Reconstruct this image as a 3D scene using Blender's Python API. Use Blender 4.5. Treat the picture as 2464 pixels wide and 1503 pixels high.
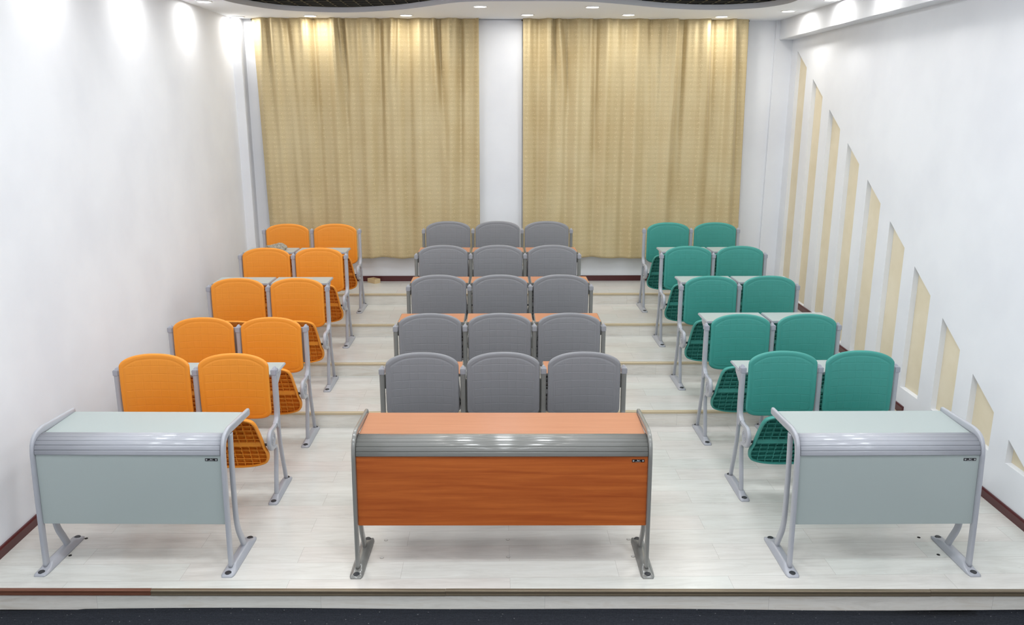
import bpy, bmesh, math, random
from mathutils import Vector, Matrix
random.seed(7)
S = bpy.context.scene
for o in list(bpy.data.objects): bpy.data.objects.remove(o)
C = S.collection

# ---------------------------------------------------------------- camera
F_PX, PITCH, YAW, ROLL, CAM_Z = 1957.93, .2456, .018, -.0012, 2.4721
cp, sp, cy, sy, cr, sr = math.cos(PITCH), math.sin(PITCH), math.cos(YAW), math.sin(YAW), math.cos(ROLL), math.sin(ROLL)
fw = Vector((cp*sy, cp*cy, -sp)); r0 = Vector((cy, -sy, 0)); u0 = Vector((sp*sy, sp*cy, cp))
rt = cr*r0 - sr*u0; up = sr*r0 + cr*u0
cam_d = bpy.data.cameras.new('camera'); cam = bpy.data.objects.new('camera', cam_d); C.objects.link(cam)
cam_d.sensor_fit = 'HORIZONTAL'; cam_d.sensor_width = 36; cam_d.lens = F_PX/2464*36
cam_d.clip_start = .05; cam_d.clip_end = 60
cam.matrix_world = Matrix(((rt.x, up.x, -fw.x, 0), (rt.y, up.y, -fw.y, 0), (rt.z, up.z, -fw.z, CAM_Z), (0, 0, 0, 1)))
S.camera = cam
# ---------------------------------------------------------------- world and exposure
W = bpy.data.worlds.new('world'); S.world = W; W.use_nodes = True
W.node_tree.nodes['Background'].inputs[0].default_value = (.9, .95, 1, 1)
W.node_tree.nodes['Background'].inputs[1].default_value = .3
S.view_settings.view_transform = 'Standard'; S.view_settings.look = 'None'
S.view_settings.gamma = 1; S.view_settings.use_curve_mapping = False
S.view_settings.exposure = 0.0
SPOT_W, FILL_PANEL_W = 4.0, 20.3
SPOT_COL, FILL_PANEL_COL = (1, .98, .94), (.93, .97, 1)

# ---------------------------------------------------------------- materials
def srgb(r, g, b):
    f = lambda c: (c/255/12.92) if c/255 <= .04045 else ((c/255+.055)/1.055)**2.4
    return (f(r), f(g), f(b), 1)
def mat(name, col, rough=.5, metal=0, coat=0, spec=.5):
    m = bpy.data.materials.new(name); m.use_nodes = True
    b = m.node_tree.nodes['Principled BSDF']
    b.inputs['Base Color'].default_value = col; b.inputs['Roughness'].default_value = rough
    b.inputs['Metallic'].default_value = metal; b.inputs['Coat Weight'].default_value = coat
    b.inputs['Coat Roughness'].default_value = .12
    b.inputs['Specular IOR Level'].default_value = spec
    return m
def nd(m, t, **k):
    n = m.node_tree.nodes.new(t)
    for a, v in k.items():
        if a.startswith('i_'):
            key = a[2:].replace('_', ' ')
            n.inputs[key].default_value = v
        else: setattr(n, a, v)
    return n
def lk(m, a, b): m.node_tree.links.new(a, b)
def coords(m, scale=(1, 1, 1), loc=(0, 0, 0), space='Object', rot=(0, 0, 0)):
    t = nd(m, 'ShaderNodeTexCoord'); mp = nd(m, 'ShaderNodeMapping')
    mp.inputs['Scale'].default_value = scale; mp.inputs['Location'].default_value = loc; mp.inputs['Rotation'].default_value = rot
    lk(m, t.outputs[space], mp.inputs['Vector']); return mp.outputs['Vector']
def ramp(m, fac, stops):
    r = nd(m, 'ShaderNodeValToRGB'); e = r.color_ramp.elements
    while len(e) < len(stops): e.new(.5)
    for q, (p, c) in zip(e, stops): q.position = p; q.color = c
    lk(m, fac, r.inputs['Fac']); return r.outputs['Color']
def mix(m, fac, a, b, mode='MIX'):
    n = nd(m, 'ShaderNodeMix', data_type='RGBA', blend_type=mode)
    for v, i in ((fac, 0), (a, 6), (b, 7)):
        if hasattr(v, 'default_value') or hasattr(v, 'is_linked'): lk(m, v, n.inputs[i])
        else: n.inputs[i].default_value = v
    return n.outputs[2]
def bump(m, h, strength=.2, dist=.01, prev=None):
    b = nd(m, 'ShaderNodeBump'); b.inputs['Strength'].default_value = strength; b.inputs['Distance'].default_value = dist
    lk(m, h, b.inputs['Height'])
    if prev: lk(m, prev, b.inputs['Normal'])
    lk(m, b.outputs[0], m.node_tree.nodes['Principled BSDF'].inputs['Normal']); return b.outputs[0]
def bsdf(m): return m.node_tree.nodes['Principled BSDF']

# painted plaster: faint scuffs
M_wall = mat('white_plaster', srgb(232, 232, 234), .75, spec=.25)
v = coords(M_wall, (1, 1, 1)); n = nd(M_wall, 'ShaderNodeTexNoise', i_Scale=1.7, i_Detail=5.0); lk(M_wall, v, n.inputs['Vector'])
lk(M_wall, ramp(M_wall, n.outputs[0], [(.3, srgb(226, 228, 233)), (.6, srgb(233, 235, 239))]), bsdf(M_wall).inputs['Base Color'])
n2 = nd(M_wall, 'ShaderNodeTexNoise', i_Scale=90.0, i_Detail=3.0); lk(M_wall, v, n2.inputs['Vector']); bump(M_wall, n2.outputs[0], .06, .002)
M_ceil = mat('white_ceiling_paint', srgb(247, 250, 255), .8, spec=.2)
M_cream = mat('cream_niche_paint', srgb(226, 214, 188), .8, spec=.2)
v = coords(M_cream); n = nd(M_cream, 'ShaderNodeTexNoise', i_Scale=5.0, i_Detail=4.0); lk(M_cream, v, n.inputs['Vector'])
lk(M_cream, ramp(M_cream, n.outputs[0], [(.3, srgb(223, 211, 184)), (.7, srgb(230, 219, 195))]), bsdf(M_cream).inputs['Base Color'])

def floor_mat(name, riser=False):
    m = mat(name, srgb(215, 213, 207), .2, spec=.5)
    tc = nd(m, 'ShaderNodeTexCoord')
    if riser:   # boards seen on edge: x along, z up
        cb = nd(m, 'ShaderNodeSeparateXYZ'); lk(m, tc.outputs['Object'], cb.inputs[0])
        cx = nd(m, 'ShaderNodeCombineXYZ'); lk(m, cb.outputs[0], cx.inputs[0]); lk(m, cb.outputs[2], cx.inputs[1]); src = cx.outputs[0]
        off = (.35, 1.0, 0); height = 5.0
    else:
        src = tc.outputs['Object']; off = (-.0615+1.19*4, -3.937+.1695*20, 0); height = .1695
    mp = nd(m, 'ShaderNodeMapping'); mp.inputs['Location'].default_value = off; lk(m, src, mp.inputs[0])
    br = nd(m, 'ShaderNodeTexBrick', offset=.5, offset_frequency=2)
    br.inputs['Scale'].default_value = 1; br.inputs['Brick Width'].default_value = 1.19; br.inputs['Row Height'].default_value = height
    br.inputs['Mortar Size'].default_value = .0009; br.inputs['Mortar Smooth'].default_value = .2; br.inputs['Bias'].default_value = 0
    br.inputs['Color1'].default_value = (0, 0, 0, 1); br.inputs['Color2'].default_value = (1, 1, 1, 1); br.inputs['Mortar'].default_value = (.5, .5, .5, 1)
    lk(m, mp.outputs[0], br.inputs[0])
    # wood figure: stretched, shifted per board
    sc = nd(m, 'ShaderNodeVectorMath', operation='SCALE'); sc.inputs['Scale'].default_value = 7.0; lk(m, br.outputs['Color'], sc.inputs[0])
    ad = nd(m, 'ShaderNodeVectorMath', operation='ADD'); lk(m, mp.outputs[0], ad.inputs[0]); lk(m, sc.outputs[0], ad.inputs[1])
    st = nd(m, 'ShaderNodeMapping'); st.inputs['Scale'].default_value = (1.1, 9.0, 1.0); lk(m, ad.outputs[0], st.inputs[0])
    nn = nd(m, 'ShaderNodeTexNoise', i_Scale=2.2, i_Detail=7.0, i_Roughness=.62, i_Distortion=1.6); lk(m, st.outputs[0], nn.inputs['Vector'])
    if riser: cols = [(.25, srgb(212, 209, 201)), (.5, srgb(230, 228, 221)), (.72, srgb(216, 210, 199))]
    else: cols = [(.22, srgb(197, 194, 189)), (.5, srgb(211, 209, 204)), (.75, srgb(218, 217, 213))]
    base = ramp(m, nn.outputs[0], cols)
    st2 = nd(m, 'ShaderNodeMapping'); st2.inputs['Scale'].default_value = (2.5, 30.0, 1.0); lk(m, ad.outputs[0], st2.inputs[0])
    n3 = nd(m, 'ShaderNodeTexNoise', i_Scale=3.0, i_Detail=6.0, i_Distortion=2.5); lk(m, st2.outputs[0], n3.inputs['Vector'])
    base = mix(m, ramp(m, n3.outputs[0], [(.62, (0, 0, 0, 1)), (.72, (.35, .35, .35, 1))]), base, srgb(196, 188, 178))
    tint = mix(m, br.outputs['Color'], srgb(253, 250, 249), srgb(250, 253, 252))
    base = mix(m, 1.0, base, tint, 'MULTIPLY')
    base = mix(m, br.outputs['Fac'], base, srgb(190, 186, 180) if riser else srgb(172, 168, 162))
    # dust specks and scuffs
    dv = nd(m, 'ShaderNodeTexVoronoi', i_Scale=3.1); lk(m, mp.outputs[0], dv.inputs['Vector'])
    dust = ramp(m, dv.outputs['Distance'], [(.012, (1, 1, 1, 1)), (.022, (0, 0, 0, 1))])
    base = mix(m, dust, base, srgb(150, 138, 124))
    lk(m, base, bsdf(m).inputs['Base Color'])
    lk(m, ramp(m, nn.outputs[0], [(.2, (.3, .3, .3, 1)), (.8, (.17, .17, .17, 1))]), bsdf(m).inputs['Roughness'])
    inv = nd(m, 'ShaderNodeMath', operation='SUBTRACT'); inv.inputs[0].default_value = 1; lk(m, br.outputs['Fac'], inv.inputs[1])
    bump(m, inv.outputs[0], .3, .001)
    return m
M_floor = floor_mat('pale_plank_floor'); M_riser = floor_mat('pale_plank_riser', True)

M_carpet = mat('ribbed_carpet', srgb(46, 50, 58), .95, spec=.1)
v = coords(M_carpet); w = nd(M_carpet, 'ShaderNodeTexWave', bands_direction='Y', i_Scale=30.0, i_Distortion=.4, i_Detail=2.0); lk(M_carpet, v, w.inputs['Vector'])
n = nd(M_carpet, 'ShaderNodeTexNoise', i_Scale=160.0, i_Detail=4.0); lk(M_carpet, v, n.inputs['Vector'])
a = mix(M_carpet, w.outputs['Fac'], srgb(24, 25, 29), srgb(47, 50, 57)); a = mix(M_carpet, ramp(M_carpet, n.outputs[0], [(.4, (0, 0, 0, 1)), (.8, (.7, .7, .7, 1))]), a, srgb(58, 61, 68))
sp_ = nd(M_carpet, 'ShaderNodeTexVoronoi', i_Scale=26.0); lk(M_carpet, v, sp_.inputs['Vector'])
a = mix(M_carpet, ramp(M_carpet, sp_.outputs['Distance'], [(.05, (1, 1, 1, 1)), (.075, (0, 0, 0, 1))]), a, srgb(130, 130, 132))
lk(M_carpet, a, bsdf(M_carpet).inputs['Base Color']); bump(M_carpet, w.outputs['Fac'], .6, .004)

M_base = mat('maroon_baseboard', srgb(82, 36, 38), .3, spec=.5)
M_nose_tan = mat('tan_nosing', srgb(196, 180, 150), .4, .15)
M_nose_gold = mat('bronze_nosing', srgb(122, 110, 92), .35, .45)
M_nose_red = mat('worn_red_nosing', srgb(118, 76, 58), .45, .35)
M_silver = mat('silver_grey_enamel', srgb(168, 170, 177), .3, coat=.3)
M_grey = mat('warm_grey_enamel', srgb(126, 126, 122), .25, coat=.6)
M_gcap = mat('grey_plastic_cap', srgb(150, 150, 155), .45)
M_scap = mat('silver_plastic_cap', srgb(160, 162, 172), .45)
M_black = mat('black_plastic', srgb(44, 46, 50), .5)
M_dark = mat('dark_hole', srgb(24, 22, 22), .8)
M_label = mat('black_badge', srgb(22, 22, 24), .3)
M_mark = mat('silver_print', srgb(205, 205, 208), .4)

def laminate(name, c1, c2, rough, grain=True):
    m = mat(name, c1, rough, coat=.15)
    if grain:
        v = coords(m, (.9, 22, 22)); n = nd(m, 'ShaderNodeTexNoise', i_Scale=1.5, i_Detail=8.0, i_Roughness=.6, i_Distortion=.5); lk(m, v, n.inputs['Vector'])
        v2 = coords(m, (3, 90, 90)); n2 = nd(m, 'ShaderNodeTexNoise', i_Scale=3.0, i_Detail=4.0); lk(m, v2, n2.inputs['Vector'])
        a = ramp(m, n.outputs[0], [(.3, c1), (.68, c2)]); a = mix(m, n2.outputs[0], a, mix(m, 1.0, a, srgb(232, 222, 210), 'MULTIPLY'))
        lk(m, a, bsdf(m).inputs['Base Color'])
    return m
M_orangewood = laminate('cherry_laminate', srgb(164, 80, 34), srgb(196, 108, 50), .34)
M_orangetop_lit = laminate('cherry_laminate_lit_top', srgb(184, 124, 90), srgb(193, 133, 99), .36)  # same cherry laminate, grazing reflection on the tops put into a paler colour
M_mint = laminate('pale_grey_green_laminate', srgb(166, 176, 174), srgb(172, 182, 181), .35, False)

def plastic(name, c):
    m = mat(name, c, .46, spec=.4)
    tc = nd(m, 'ShaderNodeTexCoord'); sx = nd(m, 'ShaderNodeSeparateXYZ'); lk(m, tc.outputs['Object'], sx.inputs[0])
    def mt(op, a, b_=None):
        n = nd(m, 'ShaderNodeMath', operation=op)
        for i, v in enumerate((a, b_)):
            if v is None: continue
            if isinstance(v, (int, float)): n.inputs[i].default_value = v
            else: lk(m, v, n.inputs[i])
        return n.outputs[0]
    def groove(src, pitch, off):      # 1 on the groove line, 0 elsewhere
        u = mt('ABSOLUTE', mt('SUBTRACT', mt('FRACT', mt('ADD', mt('DIVIDE', src, pitch), off)), .5))
        g = mt('SUBTRACT', 1.0, mt('MINIMUM', mt('DIVIDE', mt('MULTIPLY', u, pitch), .0032), 1.0)); return mt('POWER', g, 1.3)
    gx = groove(sx.outputs[0], .0535, 10.0); gz = groove(mt('ADD', sx.outputs[2], mt('MULTIPLY', mt('MULTIPLY', sx.outputs[0], sx.outputs[0]), .12)), .0535, .5+.66)
    at = nd(m, 'ShaderNodeAttribute', attribute_name='inner')
    g = mt('MULTIPLY', mt('MAXIMUM', mt('MULTIPLY', gx, .8), gz), at.outputs['Fac'])
    h = mt('SUBTRACT', 1.0, g)
    nn = nd(m, 'ShaderNodeTexNoise', i_Scale=420.0, i_Detail=2.0); lk(m, tc.outputs['Object'], nn.inputs['Vector'])
    p = bump(m, nn.outputs[0], .06, .0008); bump(m, h, 1.0, .0010, p)
    return m
M_or = plastic('orange_plastic', srgb(228, 144, 44)); M_gr = plastic('grey_plastic', srgb(128, 128, 131)); M_gn = plastic('green_plastic', srgb(62, 144, 134))

def curtain_mat():
    m = mat('gold_jacquard', srgb(190, 168, 118), .55, spec=.4)
    b = bsdf(m); b.inputs['Sheen Weight'].default_value = .15; b.inputs['Sheen Roughness'].default_value = .4
    uv = nd(m, 'ShaderNodeUVMap'); uv.uv_map = 'UVMap'
    fine = nd(m, 'ShaderNodeMapping'); fine.inputs['Scale'].default_value = (1, 1, 1); lk(m, uv.outputs[0], fine.inputs[0])
    # woven motifs in vertical columns
    def mt(op, p, q=None):
        n = nd(m, 'ShaderNodeMath', operation=op)
        for i, v in enumerate((p, q)):
            if v is None: continue
            if isinstance(v, (int, float)): n.inputs[i].default_value = v
            else: lk(m, v, n.inputs[i])
        return n.outputs[0]
    sx = nd(m, 'ShaderNodeSeparateXYZ'); lk(m, uv.outputs[0], sx.inputs[0])
    def band(src, pitch, half):
        u = mt('ABSOLUTE', mt('SUBTRACT', mt('FRACT', mt('DIVIDE', src, pitch)), .5))
        return mt('MINIMUM', mt('MULTIPLY', mt('MAXIMUM', mt('SUBTRACT', half, u), 0.0), 9.0), 1.0)
    cols = band(sx.outputs[0], .105, .24); rows = band(sx.outputs[1], .052, .34)
    vo = nd(m, 'ShaderNodeTexVoronoi', i_Scale=95.0); lk(m, fine.outputs[0], vo.inputs['Vector'])
    ns = nd(m, 'ShaderNodeTexNoise', i_Scale=120.0, i_Detail=3.0); lk(m, fine.outputs[0], ns.inputs['Vector'])
    big = nd(m, 'ShaderNodeTexNoise', i_Scale=1.6, i_Detail=4.0); lk(m, fine.outputs[0], big.inputs['Vector'])
    a = ramp(m, big.outputs[0], [(.3, srgb(194, 174, 132)), (.7, srgb(206, 190, 152))])
    spk = ramp(m, vo.outputs['Distance'], [(.2, (1, 1, 1, 1)), (.5, (0, 0, 0, 1))])
    mot = mt('MULTIPLY', mt('MULTIPLY', mt('ADD', mt('MULTIPLY', cols, .8), .15), rows), spk)
    a = mix(m, mot, a, srgb(222, 205, 160))
    a = mix(m, mt('MULTIPLY', mt('SUBTRACT', 1.0, rows), .09), a, srgb(158, 140, 98))
    a = mix(m, ramp(m, ns.outputs[0], [(.35, (.3, .3, .3, 1)), (.6, (0, 0, 0, 1))]), a, srgb(165, 145, 102))
    lk(m, a, b.inputs['Base Color'])
    lk(m, ramp(m, mot, [(0, (.55, .55, .55, 1)), (1, (.3, .3, .3, 1))]), b.inputs['Roughness'])
    b.inputs['Metallic'].default_value = .15
    bump(m, mot, .3, .0015)
    return m
M_curtain = curtain_mat()
M_cell = mat('black_ceiling_grid', srgb(18, 20, 26), .6)
M_cellline = mat('dull_gold_grid_edge', srgb(112, 106, 86), .5, .3)
M_void = mat('dark_void_paint', srgb(14, 15, 19), .9)
M_rag = mat('grey_rag', srgb(138, 132, 120), .95, spec=.05)
v = coords(M_rag); n = nd(M_rag, 'ShaderNodeTexNoise', i_Scale=45.0, i_Detail=5.0); lk(M_rag, v, n.inputs['Vector'])
lk(M_rag, ramp(M_rag, n.outputs[0], [(.35, srgb(134, 126, 112)), (.65, srgb(172, 165, 150))]), bsdf(M_rag).inputs['Base Color']); bump(M_rag, n.outputs[0], .8, .01)
M_boxm = mat('raw_pale_wood', srgb(208, 184, 142), .7)
M_white = mat('white_plug', srgb(190, 188, 184), .5)
def emit(name, col, s):
    m = bpy.data.materials.new(name); m.use_nodes = True; b = bsdf(m)
    b.inputs['Base Color'].default_value = (.8, .8, .8, 1); b.inputs['Emission Color'].default_value = (*col, 1); b.inputs['Emission Strength'].default_value = s; return m
M_lens = emit('lit_lamp_lens', (1, .97, .92), 14); M_fill = emit('fill_panel_glow', (.95, .97, 1), 4)
M_ring = mat('white_lamp_ring', srgb(235, 235, 235), .35)

# ---------------------------------------------------------------- mesh helpers
class MB:
    def __init__(s): s.bm = bmesh.new()
    def box(s, x0, x1, y0, y1, z0, z1, mi=0, bev=0):
        b = bmesh.new(); vs = [b.verts.new((x, y, z)) for x in (x0, x1) for y in (y0, y1) for z in (z0, z1)]
        for f in ((0, 1, 3, 2), (4, 6, 7, 5), (0, 4, 5, 1), (2, 3, 7, 6), (0, 2, 6, 4), (1, 5, 7, 3)): b.faces.new([vs[i] for i in f])
        if bev: bmesh.ops.bevel(b, geom=b.edges[:], offset=bev, segments=2, affect='EDGES')
        s.merge(b, mi)
    def merge(s, b, mi=0, smooth=False):
        mp = {}
        for v in b.verts: mp[v] = s.bm.verts.new(v.co)
        for f in b.faces:
            try: g = s.bm.faces.new([mp[v] for v in f.verts]); g.material_index = mi; g.smooth = smooth or f.smooth
            except ValueError: pass
        b.free()
    def poly(s, pts, mi=0, smooth=False):
        f = s.bm.faces.new([s.bm.verts.new(p) for p in pts]); f.material_index = mi; f.smooth = smooth; return f
    def prism(s, pts, vec, mi=0, bev=0):       # closed polygon extruded by vec
        b = bmesh.new(); f = b.faces.new([b.verts.new(p) for p in pts])
        r = bmesh.ops.extrude_face_region(b, geom=[f]); bmesh.ops.translate(b, verts=[e for e in r['geom'] if isinstance(e, bmesh.types.BMVert)], vec=vec)
        bmesh.ops.recalc_face_normals(b, faces=b.faces[:])
        if bev: bmesh.ops.bevel(b, geom=b.edges[:], offset=bev, segments=2, affect='EDGES')
        s.merge(b, mi)
    def cyl(s, c, axis, r, h, n=24, mi=0, r2=None, bev=0):
        b = bmesh.new(); bmesh.ops.create_cone(b, cap_ends=True, segments=n, radius1=r, radius2=r if r2 is None else r2, depth=h)
        if bev: bmesh.ops.bevel(b, geom=[e for e in b.edges if len(e.link_faces) == 2 and e.calc_face_angle() > .8], offset=bev, segments=2, affect='EDGES')
        q = Vector((0, 0, 1)).rotation_difference(Vector(axis)).to_matrix().to_4x4()
        bmesh.ops.transform(b, matrix=Matrix.Translation(c) @ q, verts=b.verts)
        for f in b.faces: f.smooth = len(f.verts) == 4
        s.merge(b, mi)
    def ring(s, c, axis, R, r, n=28, k=8, mi=0):
        q = Vector((0, 0, 1)).rotation_difference(Vector(axis)).to_matrix(); g = []
        for i in range(n):
            a = 2*math.pi*i/n; row = []
            for j in range(k):
                t = 2*math.pi*j/k; p = Vector(((R+r*math.cos(t))*math.cos(a), (R+r*math.cos(t))*math.sin(a), r*math.sin(t)))
                row.append(s.bm.verts.new(Vector(c)+q @ p))
            g.append(row)
        for i in range(n):
            for j in range(k):
                f = s.bm.faces.new((g[i][j], g[(i+1) % n][j], g[(i+1) % n][(j+1) % k], g[i][(j+1) % k])); f.smooth = True; f.material_index = mi
    def tube(s, pts, ax, an, n=18, x=0, mi=0, smooth=6, ends=True):
        """pts: (y,z[,an]) path in the plane x; ax = half width across x, an = half width in the plane"""
        P = [Vector((0, p[0], p[1])) for p in pts]
        R = []
        for i in range(len(P)-1):
            p0 = P[max(i-1, 0)]; p1 = P[i]; p2 = P[i+1]; p3 = P[min(i+2, len(P)-1)]
            m = max(1, smooth)
            for k in range(m):
                t = k/m; a = p1*2; b = (p2-p0)*t; c = (p0*2-p1*5+p2*4-p3)*t*t; d = (p1*3-p0-p2*3+p3)*t**3
                R.append((a+b+c+d)*.5)
        R.append(P[-1]); rows = []
        for i, p in enumerate(R):
            T = (R[min(i+1, len(R)-1)]-R[max(i-1, 0)]).normalized(); N = Vector((0, -T.z, T.y)); row = []
            for j in range(n):
                a = 2*math.pi*j/n; c_, s_ = math.cos(a), math.sin(a)
                row.append(s.bm.verts.new(p+Vector((x, 0, 0))+Vector((1, 0, 0))*ax*abs(c_)**.62*(1 if c_ > 0 else -1)+N*an*abs(s_)**.62*(1 if s_ > 0 else -1)))
            rows.append(row)
        for a, b in zip(rows, rows[1:]):
            for j in range(n):
                f = s.bm.faces.new((a[j], a[(j+1) % n], b[(j+1) % n], b[j])); f.smooth = True; f.material_index = mi
        if ends:
            s.bm.faces.new(rows[0][::-1]).material_index = mi; s.bm.faces.new(rows[-1]).material_index = mi
    def build(s, name, mats, parent=None, recalc=True):
        if recalc: bmesh.ops.recalc_face_normals(s.bm, faces=s.bm.faces[:])
        me = bpy.data.meshes.new(name); s.bm.to_mesh(me); s.bm.free()
        for m in (mats if isinstance(mats, (list, tuple)) else [mats]): me.materials.append(m)
        o = bpy.data.objects.new(name, me); C.objects.link(o)
        if parent: o.parent = parent
        return o
def empty(name, loc=(0, 0, 0), rz=0):
    o = bpy.data.objects.new(name, None); C.objects.link(o); o.location = loc; o.rotation_euler = (0, 0, rz); o.empty_display_size = .1; return o
def tag(o, label=None, cat=None, group=None, kind=None):
    for k, v in (('label', label), ('category', cat), ('group', group), ('kind', kind)):
        if v: o[k] = v
    return o
def struct(o, label=None): return tag(o, label, kind='structure')
def lerp(a, b, t): return a+(b-a)*t

# ---------------------------------------------------------------- the room
H = .1204
TY = [6.115, 7.028, 7.931, 8.795]                    # front edges of tiers 1..4
XL = lambda y: -2.83-(y-4.4)*.0105                     # left wall plane
XR = lambda y: 3.19+(y-4.65)*.02165                    # right wall plane
YB, ZC, ZS = 9.50, 3.42, 3.47                        # back wall, soffit underside, black grid
Y0 = -2.6; ZF = -H                                     # front wall and lower floor
edge0 = lambda x: 3.822-.018*x
SK = -.0035                                            # slight skew of the tier edges

def tier_y(k, x): return edge0(x) if k == 0 else TY[k-1]+SK*(x-1.0)
b = MB()
for k in range(5):
    z = k*H; xa, xb = -3.0, 3.4
    yn = [tier_y(k, xa)+.0, tier_y(k, xb)]
    yf = [tier_y(k+1, xa), tier_y(k+1, xb)] if k < 4 else [9.62, 9.62]
    b.poly([(xa, yn[0], z), (xb, yn[1], z), (xb, yf[1]+.01, z), (xa, yf[0]+.01, z)], 0)
    b.poly([(xa, yn[0], z-H), (xb, yn[1], z-H), (xb, yn[1], z), (xa, yn[0], z)], 1)
b.poly([(-3.0, Y0-.1, ZF-.006), (3.4, Y0-.1, ZF-.006), (3.4, 4.1, ZF-.006), (-3.0, 4.1, ZF-.006)], 2)
struct(b.build('floor', [M_floor, M_riser, M_void], recalc=False))

# carpet on the lower floor
b = MB(); n = 90; g = []
for j, y in enumerate([-2.5, 2.5, 3.2, 3.6, 3.7, 3.78, 1]):
    row = []
    for i in range(n+1):
        x = lerp(-2.72, 3.1, i/n)
        yy = edge0(x)-.004 if j == 6 else y
        z = ZF+.004
        if j >= 4: z += [.0, .002, .005][j-4]*(1+1.6*math.sin(x*1.9+.8)*math.sin(x*.7))
        if j == 6 and x < -2.25: z -= .006
        row.append(b.bm.verts.new((x, yy, z)))
    g.append(row)
for a, c in zip(g, g[1:]):
    for i in range(n): f = b.bm.faces.new((a[i], a[i+1], c[i+1], c[i])); f.smooth = True
for gi in (0,):
    for i in range(n): b.poly([g[gi][i].co, (g[gi][i].co.x, g[gi][i].co.y, ZF-.005), (g[gi][i+1].co.x, g[gi][i+1].co.y, ZF-.005), g[gi][i+1].co])
tag(b.build('carpet', M_carpet), 'dark blue-black ribbed carpet on the lower floor in front of the platform step', 'carpet')

# left wall
b = MB(); b.prism([(XL(Y0), Y0, -.2), (XL(9.6), 9.6, -.2), (XL(9.6), 9.6, 3.75), (XL(Y0), Y0, 3.75)], (-.12, 0, 0)); struct(b.build('wall_left', M_wall))
# corner pier on the left
b = MB(); b.box(-3.02, -2.786, 9.33, 9.56, 3*H, ZC+.02, bev=.004); struct(b.build('wall_left_pier', M_wall))
# right wall with slanted-top recesses
fy = [9.273, 8.724, 8.191, 7.659, 7.145, 6.629, 6.131, 5.636, 5.166, 4.686]; ny = [8.94, 8.404, 7.87, 7.355, 6.838, 6.326, 5.84, 5.357, 4.874, 4.405]
topz = lambda y: 3.085-.5705*(9.273-y)
def tier_of(y): return sum(1 for t in TY if y > t)
def bot(y): return max(.312, tier_of(y)*H+.056)
D = .042
b = MB(); prev = 9.6
def W3(y, z, d=0): return (XR(y)+d, y, z)
for f_, n_ in zip(fy, ny):
    b.poly([W3(prev, -.2), W3(f_, -.2), W3(f_, 3.75), W3(prev, 3.75)])
    ys = [f_]+[t for t in reversed(TY) if n_ < t < f_]+[n_]
    for ya, yb in zip(ys, ys[1:]):
        zb = bot((ya+yb)/2)
        b.poly([W3(ya, -.2), W3(yb, -.2), W3(yb, zb), W3(ya, zb)])
        b.poly([W3(ya, topz(ya)), W3(yb, max(topz(yb), zb)), W3(yb, 3.75), W3(ya, 3.75)])
        b.poly([W3(ya, zb), W3(yb, zb), W3(yb, zb, D), W3(ya, zb, D)])                                  # sill
        b.poly([W3(ya, topz(ya)), W3(yb, max(topz(yb), zb+.0005)), W3(yb, max(topz(yb), zb+.0005), D), W3(ya, topz(ya), D)])   # sloped head
        b.poly([W3(ya, zb, D), W3(yb, zb, D), W3(yb, max(topz(yb), zb+.0005), D), W3(ya, topz(ya), D)], 1)
    for yy in (f_, n_):
        if topz(yy)-bot(yy) > .01: b.poly([W3(yy, bot(yy)), W3(yy, topz(yy)), W3(yy, topz(yy), D), W3(yy, bot(yy), D)])
    prev = n_
b.poly([W3(prev, -.2), W3(Y0, -.2), W3(Y0, 3.75), W3(prev, 3.75)])
b.poly([W3(9.6, -.2, .14), W3(Y0, -.2, .14), W3(Y0, 3.75, .14), W3(9.6, 3.75, .14)])
struct(b.build('wall_right', [M_wall, M_cream], recalc=False))
# beam along the right wall below the ceiling
b = MB(); b.prism([(3.142, 9.52, 3.215), (3.03, 3.0, 3.215), (2.96, Y0, 3.215), (3.5, Y0, 3.215), (3.5, 9.52, 3.215)], (0, 0, .4), bev=.003); struct(b.build('trim_1', M_wall))
# back wall, pier between curtains, right pier
b = MB(); b.box(-3.05, 3.6, YB, YB+.12, -.2, 3.75); struct(b.build('wall_back', M_wall))
b = MB(); b.box(-.235, .30, 9.432, YB+.02, 4*H, ZC+.01, bev=.02); struct(b.build('wall_back_pier', M_wall))
b = MB(); b.box(3.10, 3.42, 9.465, YB+.02, 4*H, ZC+.01, bev=.004); struct(b.build('wall_right_pier', M_wall))
b = MB(); b.box(-3.2, 3.6, Y0-.12, Y0, -.2, 3.9); struct(b.build('wall_front', M_wall))

# soffit with the wavy edge
curve = [(-2.5, Y0+.4), (-2.5, 0), (-2.47, 2), (-2.5, 4), (-2.46, 6), (-2.49, 7.4), (-2.48, 7.87), (-2.4, 8.21), (-2.22, 8.56), (-1.96, 8.75), (-1.52, 8.83), (-1.02, 8.62), (-.7, 8.33), (-.42, 8.03), (-.25, 7.93), (.02, 7.89), (.6, 7.87), (.9, 7.93), (1.22, 8.11), (1.68, 8.4), (2.13, 8.51), (2.52, 8.36), (2.69, 8.05), (2.71, 7.73), (2.68, 7.2), (2.64, 6), (2.62, 4), (2.6, 2), (2.58, 0), (2.55, Y0+.4)]
def catmull(P, m=5):
    R = []
    for i in range(len(P)-1):
        p0, p1, p2, p3 = [Vector(P[max(0, min(len(P)-1, i+k))]) for k in (-1, 0, 1, 2)]
        for k in range(m):
            t = k/m; R.append((p1*2+(p2-p0)*t+(p0*2-p1*5+p2*4-p3)*t*t+(p1*3-p0-p2*3+p3)*t**3)*.5)
    R.append(Vector(P[-1])); return R
cv = catmull(curve)
b = MB()
iL = next(i for i, p in enumerate(cv) if p.y >= 7.86); iR = next(i for i in range(len(cv)-1, 0, -1) if cv[i].y >= 8.045)
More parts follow.
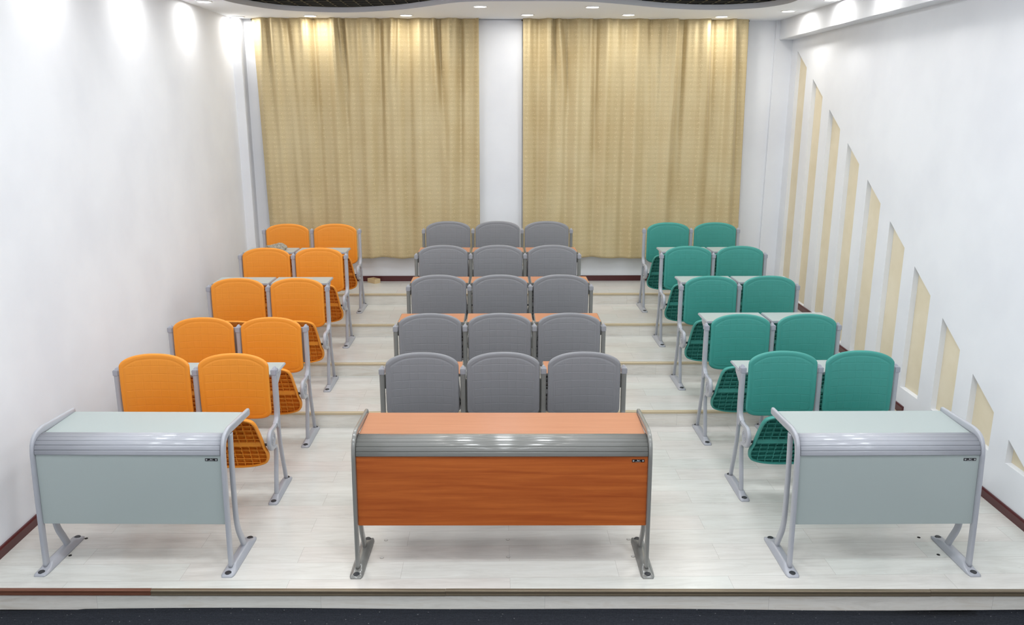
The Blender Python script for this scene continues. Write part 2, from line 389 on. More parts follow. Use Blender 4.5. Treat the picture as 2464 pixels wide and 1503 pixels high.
for i in range(len(cv)-1):
    a, c = cv[i], cv[i+1]
    if i < iL: b.poly([(a.x, a.y, ZC), (c.x, c.y, ZC), (-3.1, c.y, ZC), (-3.1, a.y, ZC)])
    elif i < iR: b.poly([(a.x, a.y, ZC), (c.x, c.y, ZC), (c.x, 9.6, ZC), (a.x, 9.6, ZC)])
    else: b.poly([(a.x, a.y, ZC), (c.x, c.y, ZC), (3.5, c.y, ZC), (3.5, a.y, ZC)])
b.poly([(-3.1, cv[iL].y, ZC), (cv[iL].x, cv[iL].y, ZC), (cv[iL].x, 9.6, ZC), (-3.1, 9.6, ZC)])
b.poly([(cv[iR].x, cv[iR].y, ZC), (3.5, cv[iR].y, ZC), (3.5, 9.6, ZC), (cv[iR].x, 9.6, ZC)])
for a, c in zip(cv, cv[1:]): b.poly([(a.x, a.y, ZC), (a.x, a.y, ZC+.05), (c.x, c.y, ZC+.05), (c.x, c.y, ZC)], 1, True)     # curved fascia
b.poly([(-3.1, Y0-.1, ZC), (3.5, Y0-.1, ZC), (3.5, Y0+.4, ZC), (-3.1, Y0+.4, ZC)])
bmesh.ops.remove_doubles(b.bm, verts=b.bm.verts[:], dist=.0005)
struct(b.build('ceiling', [M_ceil, mat('grey_fascia_paint', srgb(196, 198, 204), .6)]))
# soffit back (keeps light from leaking above) and the dark void above the open grid
b = MB(); b.box(-3.2, 3.6, Y0-.1, 9.62, 3.72, 3.8); struct(b.build('ceiling_void', M_void))
# open-cell grid
b = MB(); cell = .125; x = -3.0
while x < 3.3: b.box(x-.006, x+.006, Y0, 9.3, ZS+.004, ZS+.045, 0); b.box(x-.0014, x+.0014, Y0, 9.3, ZS, ZS+.004, 1); x += cell
y = Y0
while y < 9.3: b.box(-3.05, 3.35, y-.006, y+.006, ZS+.004, ZS+.045, 0); b.box(-3.05, 3.35, y-.0014, y+.0014, ZS, ZS+.004, 1); y += cell
struct(b.build('ceiling_grid', [M_cell, M_cellline]))

# baseboards
b = MB()
for k in range(0, 5):
    ya = (3.8 if k == 0 else TY[k-1]-.09); yb = (TY[k] if k < 4 else 9.5)
    yb = yb-.09 if k < 4 else yb
    segs = [(ya, yb)]
    for f_, n_ in zip(fy, ny): pass
    for y1, y2 in segs:
        z = k*H
        b.prism([(XR(y1)-.016, y1, z-.02), (XR(y1)-.016, y1, z+.05), (XR(y1)-.01, y1, z+.06), (XR(y1)+.002, y1, z+.06), (XR(y1)+.002, y1, z-.02)], (XR(y2)-XR(y1), y2-y1, 0))
struct(b.build('baseboard_right', M_base))
b = MB()
for k in range(0, 5):
    ya = (3.84 if k == 0 else TY[k-1]); yb = (TY[k] if k < 4 else 9.33); z = k*H
    b.prism([(XL(ya)+.016, ya, z-.02), (XL(ya)+.016, ya, z+.05), (XL(ya)+.01, ya, z+.06), (XL(ya)-.002, ya, z+.06), (XL(ya)-.002, ya, z-.02)], (XL(yb)-XL(ya), yb-ya, 0))
struct(b.build('baseboard_left', M_base))
b = MB()
b.box(-2.786, -.24, YB-.014, YB+.01, 4*H-.01, 4*H+.062, bev=.003); b.box(.305, 3.1, YB-.014, YB+.01, 4*H-.01, 4*H+.062, bev=.003)
b.box(-.250, .315, 9.420, 9.44, 4*H-.01, 4*H+.062, bev=.003); struct(b.build('baseboard_back', M_base))

# step nosings
ti = [1]
def nosing(k, x0, x1, mats, drop=.0):
    ti[0] += 1; b = MB(); ya, yb = tier_y(k, x0), tier_y(k, x1); z = k*H
    d = .030 if k == 0 else .02
    prof = [(.012, .0015), (-.006, .002), (-.011, -.001), (-.011, -.010), (-.0075, -.012), (-.0075, -.018), (-.012, -.02), (-.012, -d+.003), (-.009, -d), (-.001, -d), (-.001, -.001)] if k == 0 else [(.02, .0015), (-.004, .002), (-.008, -.001), (-.008, -.0175), (-.005, -.019), (-.001, -.019), (-.001, -.001)]
    b.prism([(x0, ya+p[0], z+p[1]-drop) for p in prof], (x1-x0, yb-ya, 0))
    return struct(b.build('trim_%d' % ti[0], mats))
nosing(0, XL(3.8)+.001, -1.84, M_nose_red); nosing(0, -1.839, -.281, M_nose_gold, .001); nosing(0, -.28, 2.283, M_nose_gold); nosing(0, 2.284, XR(3.8)-.001, M_nose_gold, -.001)
for k in (1, 2, 3, 4): nosing(k, XL(TY[k-1])+.001, XR(TY[k-1])-.02, M_nose_tan)

# ---------------------------------------------------------------- curtains
def curtain(x0t, x1t, x0b, x1b, seed, folds, label):
    rnd = random.Random(seed); b = MB(); nx, nz = 420, 90; zt, zb = 3.43, .775
    uvl = b.bm.loops.layers.uv.new('UVMap')
    fl = [(u, rnd.uniform(-.10, .10), a, wd, ln) for (u, a, wd, ln) in folds]
    ph = [rnd.uniform(0, 6.28) for _ in range(6)]
    g = []
    for j in range(nz+1):
        t = j/nz; row = []
        for i in range(nx+1):
            s = i/nx; x = lerp(lerp(x0t, x1t, s), lerp(x0b, x1b, s), t**.8)
            hang = math.exp(-t*1.3)
            y = .034*math.sin(s*2*math.pi*7.3+ph[0]+.8*math.sin(t*2+ph[1])+.9*math.sin(s*5+ph[4]))*(.55+.45*hang)
            y += .016*math.sin(s*2*math.pi*14.3+ph[2]+t*1.2+1.1*math.sin(s*8+ph[5]))*(.45+.55*hang)+.005*math.sin(s*2*math.pi*31+ph[3]+t*1.5)*hang
            for (u, dr, a, wd, ln) in fl:
                c = u+dr*t*(.6 if ln > .5 else .9); e = (s-c)/(wd*(1+1.4*t)); fade = max(0, 1-t/ln)**.7
                y += -a*1.25*math.exp(-e*e)*fade+a*1.1*math.exp(-((s-c-wd*1.7*(1+t))/(wd*(1+t)))**2)*fade
            z = lerp(zt, zb+.012*math.sin(s*9+ph[4])+.005*math.sin(s*31+ph[5])+.01*(s-.5), t)
            row.append((b.bm.verts.new((x, 9.355+max(-.062, min(.055, y)), z)), (lerp(x0t, x1t, s)*1.15, z)))
        g.append(row)
    for j in range(nz):
        for i in range(nx):
            q = (g[j][i], g[j+1][i], g[j+1][i+1], g[j][i+1]); f = b.bm.faces.new([v for v, _ in q]); f.smooth = True
            for l, (_, uv) in zip(f.loops, q): l[uvl].uv = uv
    o = b.build('curtain', M_curtain)
    m = o.modifiers.new('thick', 'SOLIDIFY'); m.thickness = .002
    return tag(o, label, 'curtain', 'gold curtains on the back wall')
curtain(-2.664, -.195, -2.61, -.203, 3, [(.05, .03, .012, .5), (.135, .035, .012, .8), (.25, .02, .01, .4), (.36, .035, .01, .45), (.385, .03, .008, .35), (.54, .04, .014, .75), (.62, .03, .01, .35), (.80, .04, .01, .6), (.9, .03, .012, .9)], 'gold jacquard curtain on the left side of the back wall, behind the orange seats')
curtain(.283, 2.757, .292, 2.80, 11, [(.03, .02, .01, .5), (.115, .04, .013, .8), (.16, .03, .01, .4), (.3, .035, .01, .6), (.42, .02, .01, .3), (.55, .025, .01, .5), (.68, .04, .013, .9), (.82, .035, .012, .7), (.93, .04, .013, .9)], 'gold jacquard curtain on the right side of the back wall, behind the green seats')
for i, (xa, xb, l) in enumerate(((-2.68, -.21, 'thin dark curtain rail above the left gold curtain'), (.27, 2.78, 'thin dark curtain rail above the right gold curtain'))):
    b = MB(); b.cyl(((xa+xb)/2, 9.424, 3.408), (1, 0, 0), .008, xb-xa, 12)
    o = tag(b.build('curtain_rail', mat('rail_metal%d' % i, srgb(90, 80, 62), .4, .6)), l, 'curtain rail', 'curtain rails')

# ---------------------------------------------------------------- ceiling lamps
def downlight(x, y, label, k=1.0):
    r = empty('recessed_downlight', (x, y, ZC)); tag(r, label, 'ceiling lamp', 'recessed downlights in the white soffit')
    b = MB(); b.ring((0, 0, -.001), (0, 0, 1), .066, .0075); b.build('trim_ring', M_ring, r)
    b = MB(); b.cyl((0, 0, -.0015), (0, 0, 1), .060, .003, 28); b.build('lens', M_lens, r)
    l = bpy.data.lights.new('downlight_lamp', 'AREA'); l.shape = 'DISK'; l.size = .11; l.energy = SPOT_W*k; l.color = SPOT_COL
    o = bpy.data.objects.new('downlight_lamp', l); C.objects.link(o); o.parent = r; o.location = (0, 0, -.0065)
DL = [(-2.77, 9.26, 'round recessed downlight in the soffit corner above the left white pier'), (-1.97, 9.13, 'round recessed downlight above the left part of the left gold curtain'),
      (-.95, 9.05, 'round recessed downlight above the right part of the left gold curtain'), (.32, 8.97, 'round recessed downlight above the left edge of the right gold curtain'),
      (1.37, 8.94, 'round recessed downlight above the middle of the right gold curtain'), (2.38, 9.08, 'round recessed downlight above the right end of the right gold curtain'),
      (-.16, 8.27, 'round recessed downlight set forward, above the white pier between the curtains'), (.92, 8.28, 'round recessed downlight set forward, right of centre near the wavy soffit edge'),
      (2.91, 8.56, 'round recessed downlight beside the white beam at the back right corner'), (-2.68, 7.97, 'round recessed downlight cut by the photo top near the left wall'),
      (3.0, 7.69, 'round recessed downlight at the top edge of the photo beside the right beam')]
for a in DL: downlight(*a)
for i, y in enumerate((6.72, 5.45, 4.15, 2.9)):
    downlight(-2.66, y, 'round recessed downlight along the left wall in front of the picture'); 
for i, y in enumerate((6.8, 5.9, 4.9, 3.9, 2.9)):
    downlight(3.142-(9.52-y)*.0172-.10, y, 'round recessed downlight along the right beam in front of the picture', .55)
for y, pw in ((6.9, .8), (4.9, .85), (2.8, 1.0), (.7, 1.15), (-1.4, 1.2)):  # unseen glowing panels added to brighten the room, mostly from the front
    for x in (-1.5, .1, 1.7):
        r = empty('fill_light_panel', (x, y, ZS-.004)); tag(r, 'unseen square fill light added below the black grid ceiling', 'ceiling lamp', 'added fill lights below the grid ceiling')
        b = MB()
        for q in ((-.3, .3, -.3, -.285), (-.3, .3, .285, .3), (-.3, -.285, -.285, .285), (.285, .3, -.285, .285)): b.box(*q, -.012, .003)
        b.build('frame', M_ring, r)
        b = MB(); b.box(-.285, .285, -.285, .285, -.004, .002); b.build('diffuser', M_fill, r)
        l = bpy.data.lights.new('fill_panel_lamp', 'AREA'); l.shape = 'SQUARE'; l.size = .56; l.energy = FILL_PANEL_W*pw; l.color = FILL_PANEL_COL
        o = bpy.data.objects.new('fill_panel_lamp', l); C.objects.link(o); o.parent = r; o.location = (0, 0, -.016)

# ---------------------------------------------------------------- shared metalwork
def foot_mesh(y0, y1, w, b):
    """low cast foot from y0 (front) to y1 with a raised spine"""
    n = 26; rows = []; L = y1-y0
    for i in range(n+1):
        t = i/n; y = lerp(y0, y1, t)
        e = min(t, 1-t)*L; k = min(1, e/.05)
        hw = w/2*(.72+.28*math.sqrt(max(0, 1-(1-k)**2))); hz = .016+.017*min(1, max(0, (e-.045)/.05))
        hz *= (.35+.65*min(1, e/.018)) if e < .018 else 1
        prof = [(-hw, 0), (-hw, .006), (-hw*.8, .012), (-hw*.62, hz*.86), (-hw*.3, hz), (hw*.3, hz), (hw*.62, hz*.86), (hw*.8, .012 if hz > .012 else hz), (hw, .006), (hw, 0)]
        rows.append([b.bm.verts.new((x, y, min(z, hz) if z else 0)) for x, z in prof])
    for a, c in zip(rows, rows[1:]):
        for j in range(9): f = b.bm.faces.new((a[j], a[j+1], c[j+1], c[j])); f.smooth = True
        b.bm.faces.new((a[9], a[0], c[0], c[9]))
    b.bm.faces.new(rows[0]); b.bm.faces.new(rows[-1])
MESH = {}
def once(key, fn):
    """build the mesh the first time, share it afterwards"""
    if key not in MESH: MESH[key] = fn()
    return MESH[key]
def part(name, key, fn, mats, parent, loc=(0, 0, 0), label=None):
    if key not in MESH:
        b = MB(); fn(b); o = b.build(name, mats); MESH[key] = o.data
    else:
        o = bpy.data.objects.new(name, MESH[key]); C.objects.link(o)
    o.parent = parent; o.location = loc
    if label: o['label'] = label
    return o

# ---------------------------------------------------------------- front desks
def desk(x0, x1, y, rz, metal, top, panel, rise, label):
    w = x1-x0; ang = rz; r = empty('front_desk', (x0, y, 0), ang); tag(r, label, 'desk', 'panelled desks along the platform edge'); K = 'desk%s%.2f%.3f' % (metal.name, w, rise)
    for s, x in ((1, 0), (-1, w)):
        def rail(b): b.tube([(.052, .026), (.056, .15), (.062, .3), (.070, .48), (.079, .62), (.084, .68), (.098, .727), (.128, .757), (.18, .769), (.24, .767+.2*rise), (.35, .760+.5*rise), (.46, .754+.85*rise), (.512, .751+rise)], .0115, .0215)
        part('side_rail', 'rail%s%.3f' % (metal.name, rise), rail, metal, r, (x, 0, 0))
        def rear(b): b.tube([(.272, .026), (.240, .09), (.206, .155), (.190, .21), (.184, .28), (.186, .45), (.196, .62), (.207, .745)], .0115, .021)
        part('rear_leg', 'rleg'+metal.name, rear, metal, r, (x, 0, 0))
        f = part('foot', 'dfoot'+metal.name, lambda b: foot_mesh(-.028, .402, .074, b), metal, r, (x, 0, 0))
        for yy in (.0, .374): part('bolt_cap', 'boltcap', lambda b: b.cyl((0, 0, 0), (0, 0, 1), .0175, .008, 20, bev=.002), M_black, f, (0, yy, .0142), 'round black bolt cap')
    def topm(b):
        q = .75; b.prism([(.012, .18, .7525), (w-.012, .18, .7525), (w-.012, .505, .752+rise), (.012, .505, .752+rise)], (0, 0, -.018), bev=.002)
    part('desktop', K+'t', topm, [top], r)
    def pan(b): b.prism([(.012, .060, .272), (w-.012, .060, .272), (w-.012, .079, .680), (.012, .079, .680)], (0, .016, 0), bev=.0015)
    p = part('front_panel', K+'p', pan, [panel], r)
    def strip(b):
        # ribbed edge: six convex slats wrapped round the bend
        path = catmull([(.0735, .670), (.0765, .694), (.083, .714), (.098, .733), (.122, .7475), (.15, .7535), (.182, .7545)], 30)
        L = [0]
        for a, c in zip(path, path[1:]): L.append(L[-1]+(c-a).length)
        tot = L[-1]; out = []; ns = 6
        for k, p_ in enumerate(path):
            T = (path[min(k+1, len(path)-1)]-path[max(k-1, 0)]).normalized(); N = Vector((-T.y, T.x))
            u = (L[k]/tot*ns) % 1; d = .0036*(1-abs(2*u-1)**9)-.0002
            out.append(p_+N*d)
        rows = [[b.bm.verts.new((x, q[0], q[1])) for q in out] for x in (.0135, w-.0135)]
        back = [[b.bm.verts.new((x, q[0]+.007*0+max(0, .012-(i/len(path))*.012), q[1]-.008)) for i, q in enumerate(path)] for x in (.0135, w-.0135)]
        m_ = len(path)
        for i in range(m_-1):
            f = b.bm.faces.new((rows[0][i], rows[1][i], rows[1][i+1], rows[0][i+1])); f.smooth = True
            f = b.bm.faces.new((back[0][i], back[0][i+1], back[1][i+1], back[1][i]))
            for e in (0, 1): b.bm.faces.new((rows[e][i], rows[e][i+1], back[e][i+1], back[e][i]))
    part('ribbed_edge', K+'s', strip, metal, r)
    def badge(b):
        b.box(-.0335, .0335, -.0018, .002, -.0075, .0075, bev=.0006)
    bx = part('name_badge', 'badge', badge, M_label, p, (w-.052-.012, .0765, .645), 'small black badge with silver marks')
    def marks(b):
        for sx in (-1, 1):
            for i in (-1, 1):
                for j in (-1, 1): b.box(sx*.0255+i*.0023-.0016, sx*.0255+i*.0023+.0016, -.0024, -.0017, .0003+j*.0023-.0016, .0003+j*.0023+.0016)
        b.cyl((-.004, -.002, .0028), (0, 1, 0), .0026, .0009, 12)
        b.prism([(-.003, -.0017, .001), (.003, -.0017, .0008), (.0115, -.0017, .0052), (.004, -.0017, .0035), (-.002, -.0017, .0036)], (0, -.0007, 0))
        x = -.015
        for wd in (.0014, .002, .0012, .0018, .001, .002, .0014, .0016, .0012, .002, .0014, .0012):
            b.box(x, x+wd, -.0023, -.0017, -.0052, -.0035); x += wd+.0009
    mk = part('silver_mark', 'badgemark', marks, M_mark, p, (w-.052-.012, .0765, .645))
    return r
desk(-2.497, -1.475, 4.013, -.024, M_silver, M_mint, M_mint, 0.0, 'pale grey-green two-seat desk at the front left, below the orange seats')
desk(-.774, .812, 3.964, -.0145, M_grey, M_orangetop_lit, M_orangewood, .002, 'long cherry-wood desk with dark grey frame at the front centre, below the grey seats')
desk(1.604, 2.600, 3.938, -.006, M_silver, M_mint, M_mint, .008, 'pale grey-green two-seat desk at the front right, below the green seats')

# ---------------------------------------------------------------- tip-up seating units
def backrest(b, w):
    hw = w/2; nx, nz = 64, 72; lay = b.bm.verts.layers.float.new('inner')
    def zt(x): return .866+.086*(max(0, 1-(abs(x)/hw)**2.2))**.48
    def zb(x): return .563-.064*(max(0, 1-(abs(x)/hw)**5))**.55
    us = [-math.cos(math.pi*i/nx) for i in range(nx+1)]; us = [.35*u+.65*(-1+2*i/nx) for i, u in enumerate(us)]
    vs = [.5-.5*math.cos(math.pi*j/nz) for j in range(nz+1)]; vs = [.35*v+.65*j/nz for j, v in enumerate(vs)]
    F, B = [], []
    for i, u in enumerate(us):
        x = u*hw; a, c = zb(x), zt(x); fr, br_ = [], []
        for j, v in enumerate(vs):
            z = lerp(a, c, v)
            # distance to the outline
            d = min(hw-abs(x), c-z, z-a)
            nu = abs(x)/hw
            if nu > .5:
                sl = .3+1.2*max(0, nu-.5)*2
                d = min(d, (c-z)/math.sqrt(1+sl*sl)+.0, (z-a)/math.sqrt(1+max(0, nu-.75)*4))
            d = max(0, d)
            th = .013*math.sqrt(max(0, 1-(1-min(d/.013, 1))**2))
            cen = -.022-.012*math.cos(x/hw*1.4)*0+.030*((abs(x)/hw)**2*-1+1)*.6+.02*((z-.70)/.25)**2*.7
            g_ = -.0006*min(1, max(0, (d-.034)/.01))
            rim = .0024*math.exp(-((d-.031)/.0025)**2)
            y = cen-th+g_+rim
            fr.append(b.bm.verts.new((x, y, z))); fr[-1][lay] = max(0, min(1, (d-.038)/.006))
            edge = i in (0, nx) or j in (0, nz)
            br_.append(fr[-1] if edge else b.bm.verts.new((x, cen+th*.8, z)))
        F.append(fr); B.append(br_)
    for i in range(nx):
        for j in range(nz):
            f = b.bm.faces.new((F[i][j], F[i+1][j], F[i+1][j+1], F[i][j+1])); f.smooth = True
            q = [B[i][j], B[i][j+1], B[i+1][j+1], B[i+1][j]]
            if len(set(q)) == 4 and not (q[0] in F[i] and q[1] in F[i] and q[2] in F[i+1] and q[3] in F[i+1] and all(k in F[i]+F[i+1] for k in q)):
                f = b.bm.faces.new(q); f.smooth = True
def seat_outline(w):
    hw = w/2
    P = [(-.36, .585), (-.42, .583)]
    half = [(0, .641), (.35, .640), (.64, .633), (.80, .616), (.875, .58), (.90, .53), (.925, .46), (.945, .40), (.965, .375), (1.0, .345), (1.0, .312), (.955, .278), (.85, .255), (.60, .236), (.3, .227), (0, .225)]
    pts = [(x*hw, z) for x, z in half]
    cvv = catmull(pts, 4)
    right = [(p.x, p.y) for p in cvv]
    left = [(-x, z) for x, z in reversed(right[1:-1])]
    return right+left
def seat_y(z): return -.205-.47*(z-.405)-.35*(z-.405)**2
def seatpan(b, w):
    O = seat_outline(w); n = len(O); hw = w/2; cz_ = .42
    def inset(k): return [((x)*(1-k), cz_+(z-cz_)*(1-k)) for x, z in O]
    lip = .036; loops = []
    # from the sitting side round the lip to the ribbed underside
    for k, dy in ((.16, .020), (.06, .016), (.015, .006), (0, -.006), (0, -lip*.8), (.012, -lip), (.045, -lip), (.058, -lip*.85), (.062, -.006), (.064, .0)):
        loops.append([b.bm.verts.new((x, seat_y(z)+dy, z)) for x, z in inset(k)])
    for a, c in zip(loops, loops[1:]):
        for i in range(n): f = b.bm.faces.new((a[i], a[(i+1) % n], c[(i+1) % n], c[i])); f.smooth = True
    b.bm.faces.new(loops[0]); b.bm.faces.new(loops[-1])
    # ribs of the underside, clipped to the outline
    I = inset(.066)
    def span(z):
        xs = [x for (xa, za), (xb, zb_) in zip(I, I[1:]+I[:1]) if (za-z)*(zb_-z) < 0 for x in [xa+(xb-xa)*(z-za)/(zb_-za)]]
        return (min(xs), max(xs)) if xs else (0, 0)
    def vspan(x):
        zs = [z for (xa, za), (xb, zb_) in zip(I, I[1:]+I[:1]) if (xa-x)*(xb-x) < 0 for z in [za+(zb_-za)*(x-xa)/(xb-xa)]]
        return (min(zs), max(zs)) if zs else (.4, .4)
    for z in (.262, .298, .334, .37, .462, .50, .538, .576):
        a, c = span(z); y = seat_y(z)
        m_ = 8
        for k in range(m_): b.box(lerp(a, c, k/m_), lerp(a, c, (k+1)/m_), y-.020, y+.004, z-.0017, z+.0017)
    a, c = span(.42); y = seat_y(.42); b.box(a, c, y-.022, y+.004, .402, .438, bev=.004)      # wide hinge band
    x = -.22
    while x < .23:
        za, zb_ = vspan(x); m_ = 10
        for k in range(m_):
            z0, z1 = lerp(za, zb_, k/m_), lerp(za, zb_, (k+1)/m_); y = seat_y((z0+z1)/2)
            if za < zb_: b.box(x-.0015, x+.0015, y-.022, y+.004, z0, z1)
        x += .049
def post(b):
    b.tube([(.0, .835), (.0, .70), (-.001, .58), (-.006, .535), (-.022, .503), (-.060, .482)], .0165, .014, smooth=4, ends=True)
    b.tube([(-.060, .482), (-.105, .478), (-.150, .481), (-.190, .475), (-.214, .447), (-.218, .415), (-.203, .380), (-.170, .362), (-.135, .358), (-.105, .352), (-.082, .330), (-.079, .30), (-.095, .22), (-.118, .13), (-.140, .022)], .0135, .0135, smooth=5)
def rear_tube(b):
    b.tube([(.030, .80), (.031, .72), (.030, .58), (.024, .50), (.018, .42), (.028, .33), (.052, .22), (.082, .12), (.108, .022)], .0125, .0135, smooth=4)
    b.box(-.008, .008, .006, .03, .52, .80); b.prism([(-.009, -.045, .488), (-.009, .028, .52), (-.009, .022, .445), (-.009, -.015, .44)], (.018, 0, 0), bev=.002)
def cap(b):
    b.box(-.0185, .0185, -.018, .040, .806, .845, bev=.004)
    b.prism([(-.013, .0, .844), (.013, .0, .844), (.006, .010, .857), (-.006, .010, .857)], (0, .022, 0), bev=.002)
def disc(b):
    b.cyl((0, -.152, .418), (1, 0, 0), .056, .020, 32, bev=.003)
    for s in (-1, 1):
        b.ring((s*.0105, -.152, .418), (1, 0, 0), .038, .0022, 28, 6); b.ring((s*.0105, -.152, .418), (1, 0, 0), .024, .0022, 24, 6); b.cyl((s*.0105, -.152, .418), (1, 0, 0), .011, .005, 18)
def pin(b): b.cyl((0, -.205, .405), (1, 0, 0), .0085, .034, 14, bev=.001)
def tablet(b, w, up=True):
    b.box(-w/2, w/2, 0, .275, -.011, .006, 1, bev=.004); b.box(-w/2+.006, w/2-.006, .006, .269, .0045, .0072, 0)
def arm(b): b.prism([(-.004, 0, 0), (-.004, .15, .0), (-.004, .14, -.02), (-.004, .02, -.085), (-.004, 0, -.085)], (.008, 0, 0), bev=.001)
UNITS = {}
def unit(kind, x, y, z, n, sp, tabs, tz, label, group, zk=1.0, lift=0.0, rz=0.0):
    metal, plas, topm, capm = {'or': (M_silver, M_or, M_mint, M_scap), 'gr': (M_grey, M_gr, M_orangetop_lit, M_gcap), 'gn': (M_silver, M_gn, M_mint, M_scap)}[kind]
    r = empty('tip_up_seat_row', (x, y, z), rz); tag(r, label, 'seats', group)
    for i in range(n+1):
        px = i*sp
        f = part('front_leg', 'post'+metal.name, post, metal, r, (px, 0, 0))
        part('post_cap', 'cap'+capm.name, cap, capm, f); part('hinge_disc', 'disc'+metal.name, disc, metal, f)
        part('rear_leg', 'rear'+metal.name, rear_tube, metal, r, (px, 0, 0))
        ft = part('foot', 'cfoot'+metal.name, lambda b: foot_mesh(-.245, .165, .066, b), metal, r, (px, 0, 0))
        for yy in (-.214, .136): part('bolt_cap', 'boltcap', None, M_black, ft, (0, yy, .0142), 'round black bolt cap')
    for i in range(n):
        mx = (i+.5)*sp; w = sp-.052
        part('backrest', 'back%s%.3f' % (kind, w), lambda b: backrest(b, w), plas, r, (mx, 0, lift/zk)).scale.z = .973/zk if zk > 1 else 1
        s = part('seat', 'seat%s%.3f' % (kind, w), lambda b: seatpan(b, w+.022), plas, r, (mx, 0, 0), 'seat tipped up with ribbed underside')
        for q in (-1, 1): part('hinge_pin', 'pin', pin, M_black, s, (q*(w/2+.006), 0, 0), 'black hinge pin')
        t = tabs[i] if tabs else None
        if t is None: continue
        if t:
            tb = part('writing_tablet', 'tab%s%.3f' % (kind, sp), lambda b: tablet(b, sp-.016), [topm, metal], r, (mx, .052, tz))
            for q in (-1, 1): part('tablet_arm', 'arm'+metal.name, arm, metal, tb, (q*(sp/2-.0125), .0, -.009))
        else:
            tb = part('writing_tablet', 'tab%s%.3f' % (kind, sp), lambda b: tablet(b, sp-.016), [topm, metal], r, (mx, .070, tz-.03), 'writing tablet folded down')
            tb.rotation_euler = (math.radians(-86), 0, 0)
    return r
YR = [5.039, 5.946, 6.847, 7.752, 8.641]; ZT = [0, 0, H, 2*H, 3*H]; ZK = [.99, 1.037, 1.029, 1.021, 1.013]; LIFT = {'or': [0, .024, .018, .008, -.005], 'gr': [.002, .050, .043, .031, .021], 'gn': [.002, .036, .028, .018, .005]}
X_L = [-2.460, -2.461, -2.474, -2.471, -2.482]; X_C = [-.753, -.773, -.7685, -.785, -.788]; X_R = [1.603, 1.589, 1.587, 1.590, 1.572]
tabsL = [(1, 1), (0, 0), (1, 1), (1, 1), None]; tabsC = [(1, 0, 1), (1, 1, 1), (1, 1, 1), (1, 1, 1), None]; tabsR = [(1, 1), (1, 1), (1, 1), (1, 1), None]
LO = ['orange two-seat row nearest the camera, just behind the left grey-green desk', 'orange two-seat row with both writing tablets folded down, second from the front', 'orange two-seat row in the middle of the orange block, pale tablets raised', 'orange two-seat row with a grey rag lying on its raised left tablet', 'rearmost orange two-seat row, against the left gold curtain, without tablets']
LC = ['grey three-seat row nearest the camera, just behind the long cherry desk, middle tablet folded', 'grey three-seat row second from the front, on the main floor, all orange tablets raised', 'grey three-seat row in the middle of the grey block, on the first step', 'grey three-seat row directly in front of the rearmost grey row', 'rearmost grey three-seat row, before the gap between the gold curtains, without tablets']
LG = ['green two-seat row nearest the camera, just behind the right grey-green desk', 'green two-seat row second from the front, on the main floor', 'green two-seat row in the middle of the green block, on the first step', 'green two-seat row directly in front of the rearmost green row', 'rearmost green two-seat row, against the right gold curtain, without tablets']
for k in range(5):
    tz = .782 if k == 0 else .855
    unit('or', X_L[k], YR[k], ZT[k], 2, .505, tabsL[k], tz, LO[k], 'orange tip-up seat rows on the left', ZK[k], LIFT['or'][k]).scale.z = ZK[k]
    unit('gr', X_C[k], YR[k], ZT[k], 3, .525, tabsC[k], tz, LC[k], 'grey tip-up seat rows in the middle', ZK[k], LIFT['gr'][k]).scale.z = ZK[k]
    unit('gn', X_R[k], YR[k], ZT[k], 2, .505, tabsR[k], tz, LG[k], 'green tip-up seat rows on the right', ZK[k], LIFT['gn'][k]).scale.z = ZK[k]

# ---------------------------------------------------------------- small things
# crumpled rag on the raised left tablet of the fourth orange row
b = MB(); rr = random.Random(5); bb = bmesh.new(); bmesh.ops.create_icosphere(bb, subdivisions=4, radius=1)
from mathutils import noise
for v in bb.verts:
    p = v.co.copy(); k = 1+.22*noise.noise(p*2.1+Vector((3, 1, 0)))+.10*noise.noise(p*5.2)+.04*noise.noise(p*12)
    x, y, z = p.x*k, p.y*k, p.z*k
    hgt = .032+.024*math.exp(-((x-.45)/.45)**2)
    v.co = (x*.105, y*.055, max(0, z*hgt*.95+.022))
for f in bb.faces: f.smooth = True
b.merge(bb, smooth=True); o = b.build('rag', M_rag); o.location = (-2.175, 7.95, 2*H+.855*1.021+.0085)
tag(o, 'crumpled grey rag on the left tablet of the fourth orange row', 'rag')
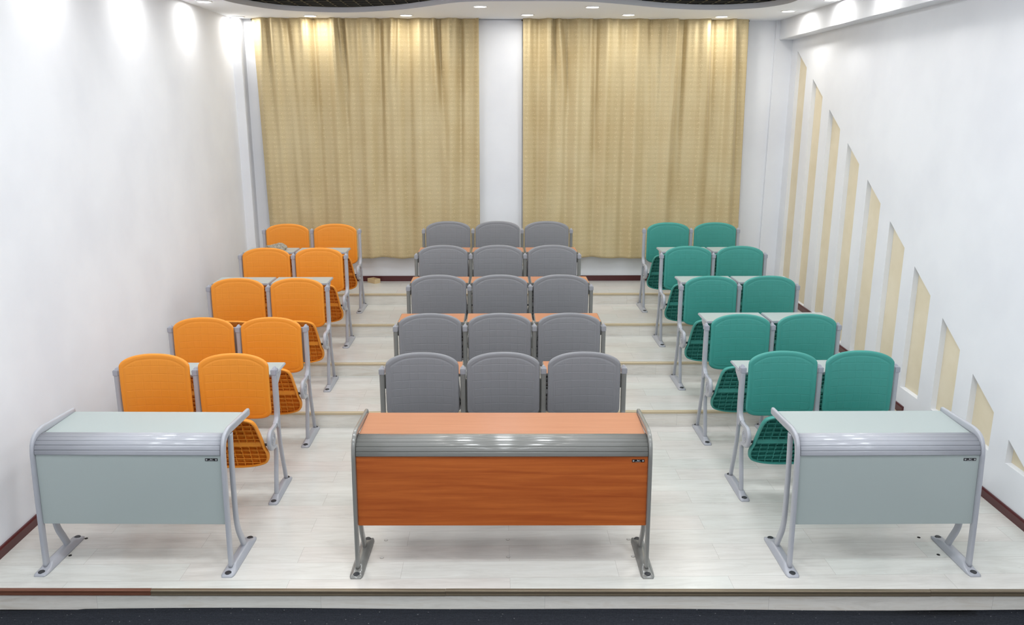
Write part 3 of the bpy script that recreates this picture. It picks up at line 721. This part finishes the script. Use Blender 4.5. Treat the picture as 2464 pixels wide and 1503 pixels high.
# little open wooden box by the back wall
b = MB(); t = .008
pts = [Vector((-1.534, 9.425)), Vector((-1.434, 9.335)), Vector((-1.379, 9.395)), Vector((-1.470, 9.478))]
zb, zt = 4*H, 4*H+.05
ctr = sum(pts, Vector((0, 0)))/4
inn = [p+(ctr-p).normalized()*.014 for p in pts]
for i in range(4):
    a, c, ia, ic = pts[i], pts[(i+1) % 4], inn[i], inn[(i+1) % 4]
    b.poly([(a.x, a.y, zb), (c.x, c.y, zb), (c.x, c.y, zt), (a.x, a.y, zt)]); b.poly([(ia.x, ia.y, zb+.008), (ic.x, ic.y, zb+.008), (ic.x, ic.y, zt), (ia.x, ia.y, zt)])
    b.poly([(a.x, a.y, zt), (c.x, c.y, zt), (ic.x, ic.y, zt), (ia.x, ia.y, zt)])
b.poly([(p.x, p.y, zb+.008) for p in inn]); b.poly([(p.x, p.y, zb) for p in pts])
bmesh.ops.remove_doubles(b.bm, verts=b.bm.verts[:], dist=.0002)
tag(b.build('wooden_box', M_boxm), 'small open pale wooden box on the top step against the back wall', 'box')
# plugs left in the floor around the desks
for (x, y), m, l in [((-.664, 4.346), M_white, 'small pale floor plug at the back left under the cherry desk'), ((.055, 4.342), M_white, 'small pale floor plug at the back middle under the cherry desk'), ((.769, 4.333), M_white, 'small pale floor plug beside the right foot of the cherry desk, farther one'),
                ((-.662, 4.151), M_white, 'small pale floor plug at the front left under the cherry desk'), ((.055, 4.149), M_white, 'small pale floor plug at the front middle under the cherry desk'), ((.765, 4.144), M_white, 'small pale floor plug beside the right foot of the cherry desk, nearer one'),
                ((-2.441, 4.393), M_dark, 'small dark floor plug at the rear end of the left desk foot'), ((-2.440, 4.204), M_dark, 'small dark floor plug beside the middle of the left desk foot'), ((2.5, 4.327), M_dark, 'small dark floor plug under the right desk, farther one'), ((2.515, 4.134), M_dark, 'small dark floor plug under the right desk, nearer one')]:
    b = MB(); b.cyl((0, 0, .0006), (0, 0, 1), .0095, .0024, 18, bev=.0006); o = b.build('floor_plug', m); o.location = (x, y, 0)
    if m is M_white: b = MB(); b.ring((0, 0, .0002), (0, 0, 1), .0104, .0009, 20, 6); b.build('plug_rim', M_nose_gold, o)
    tag(o, l, 'floor plug', 'plugs in the plank floor')
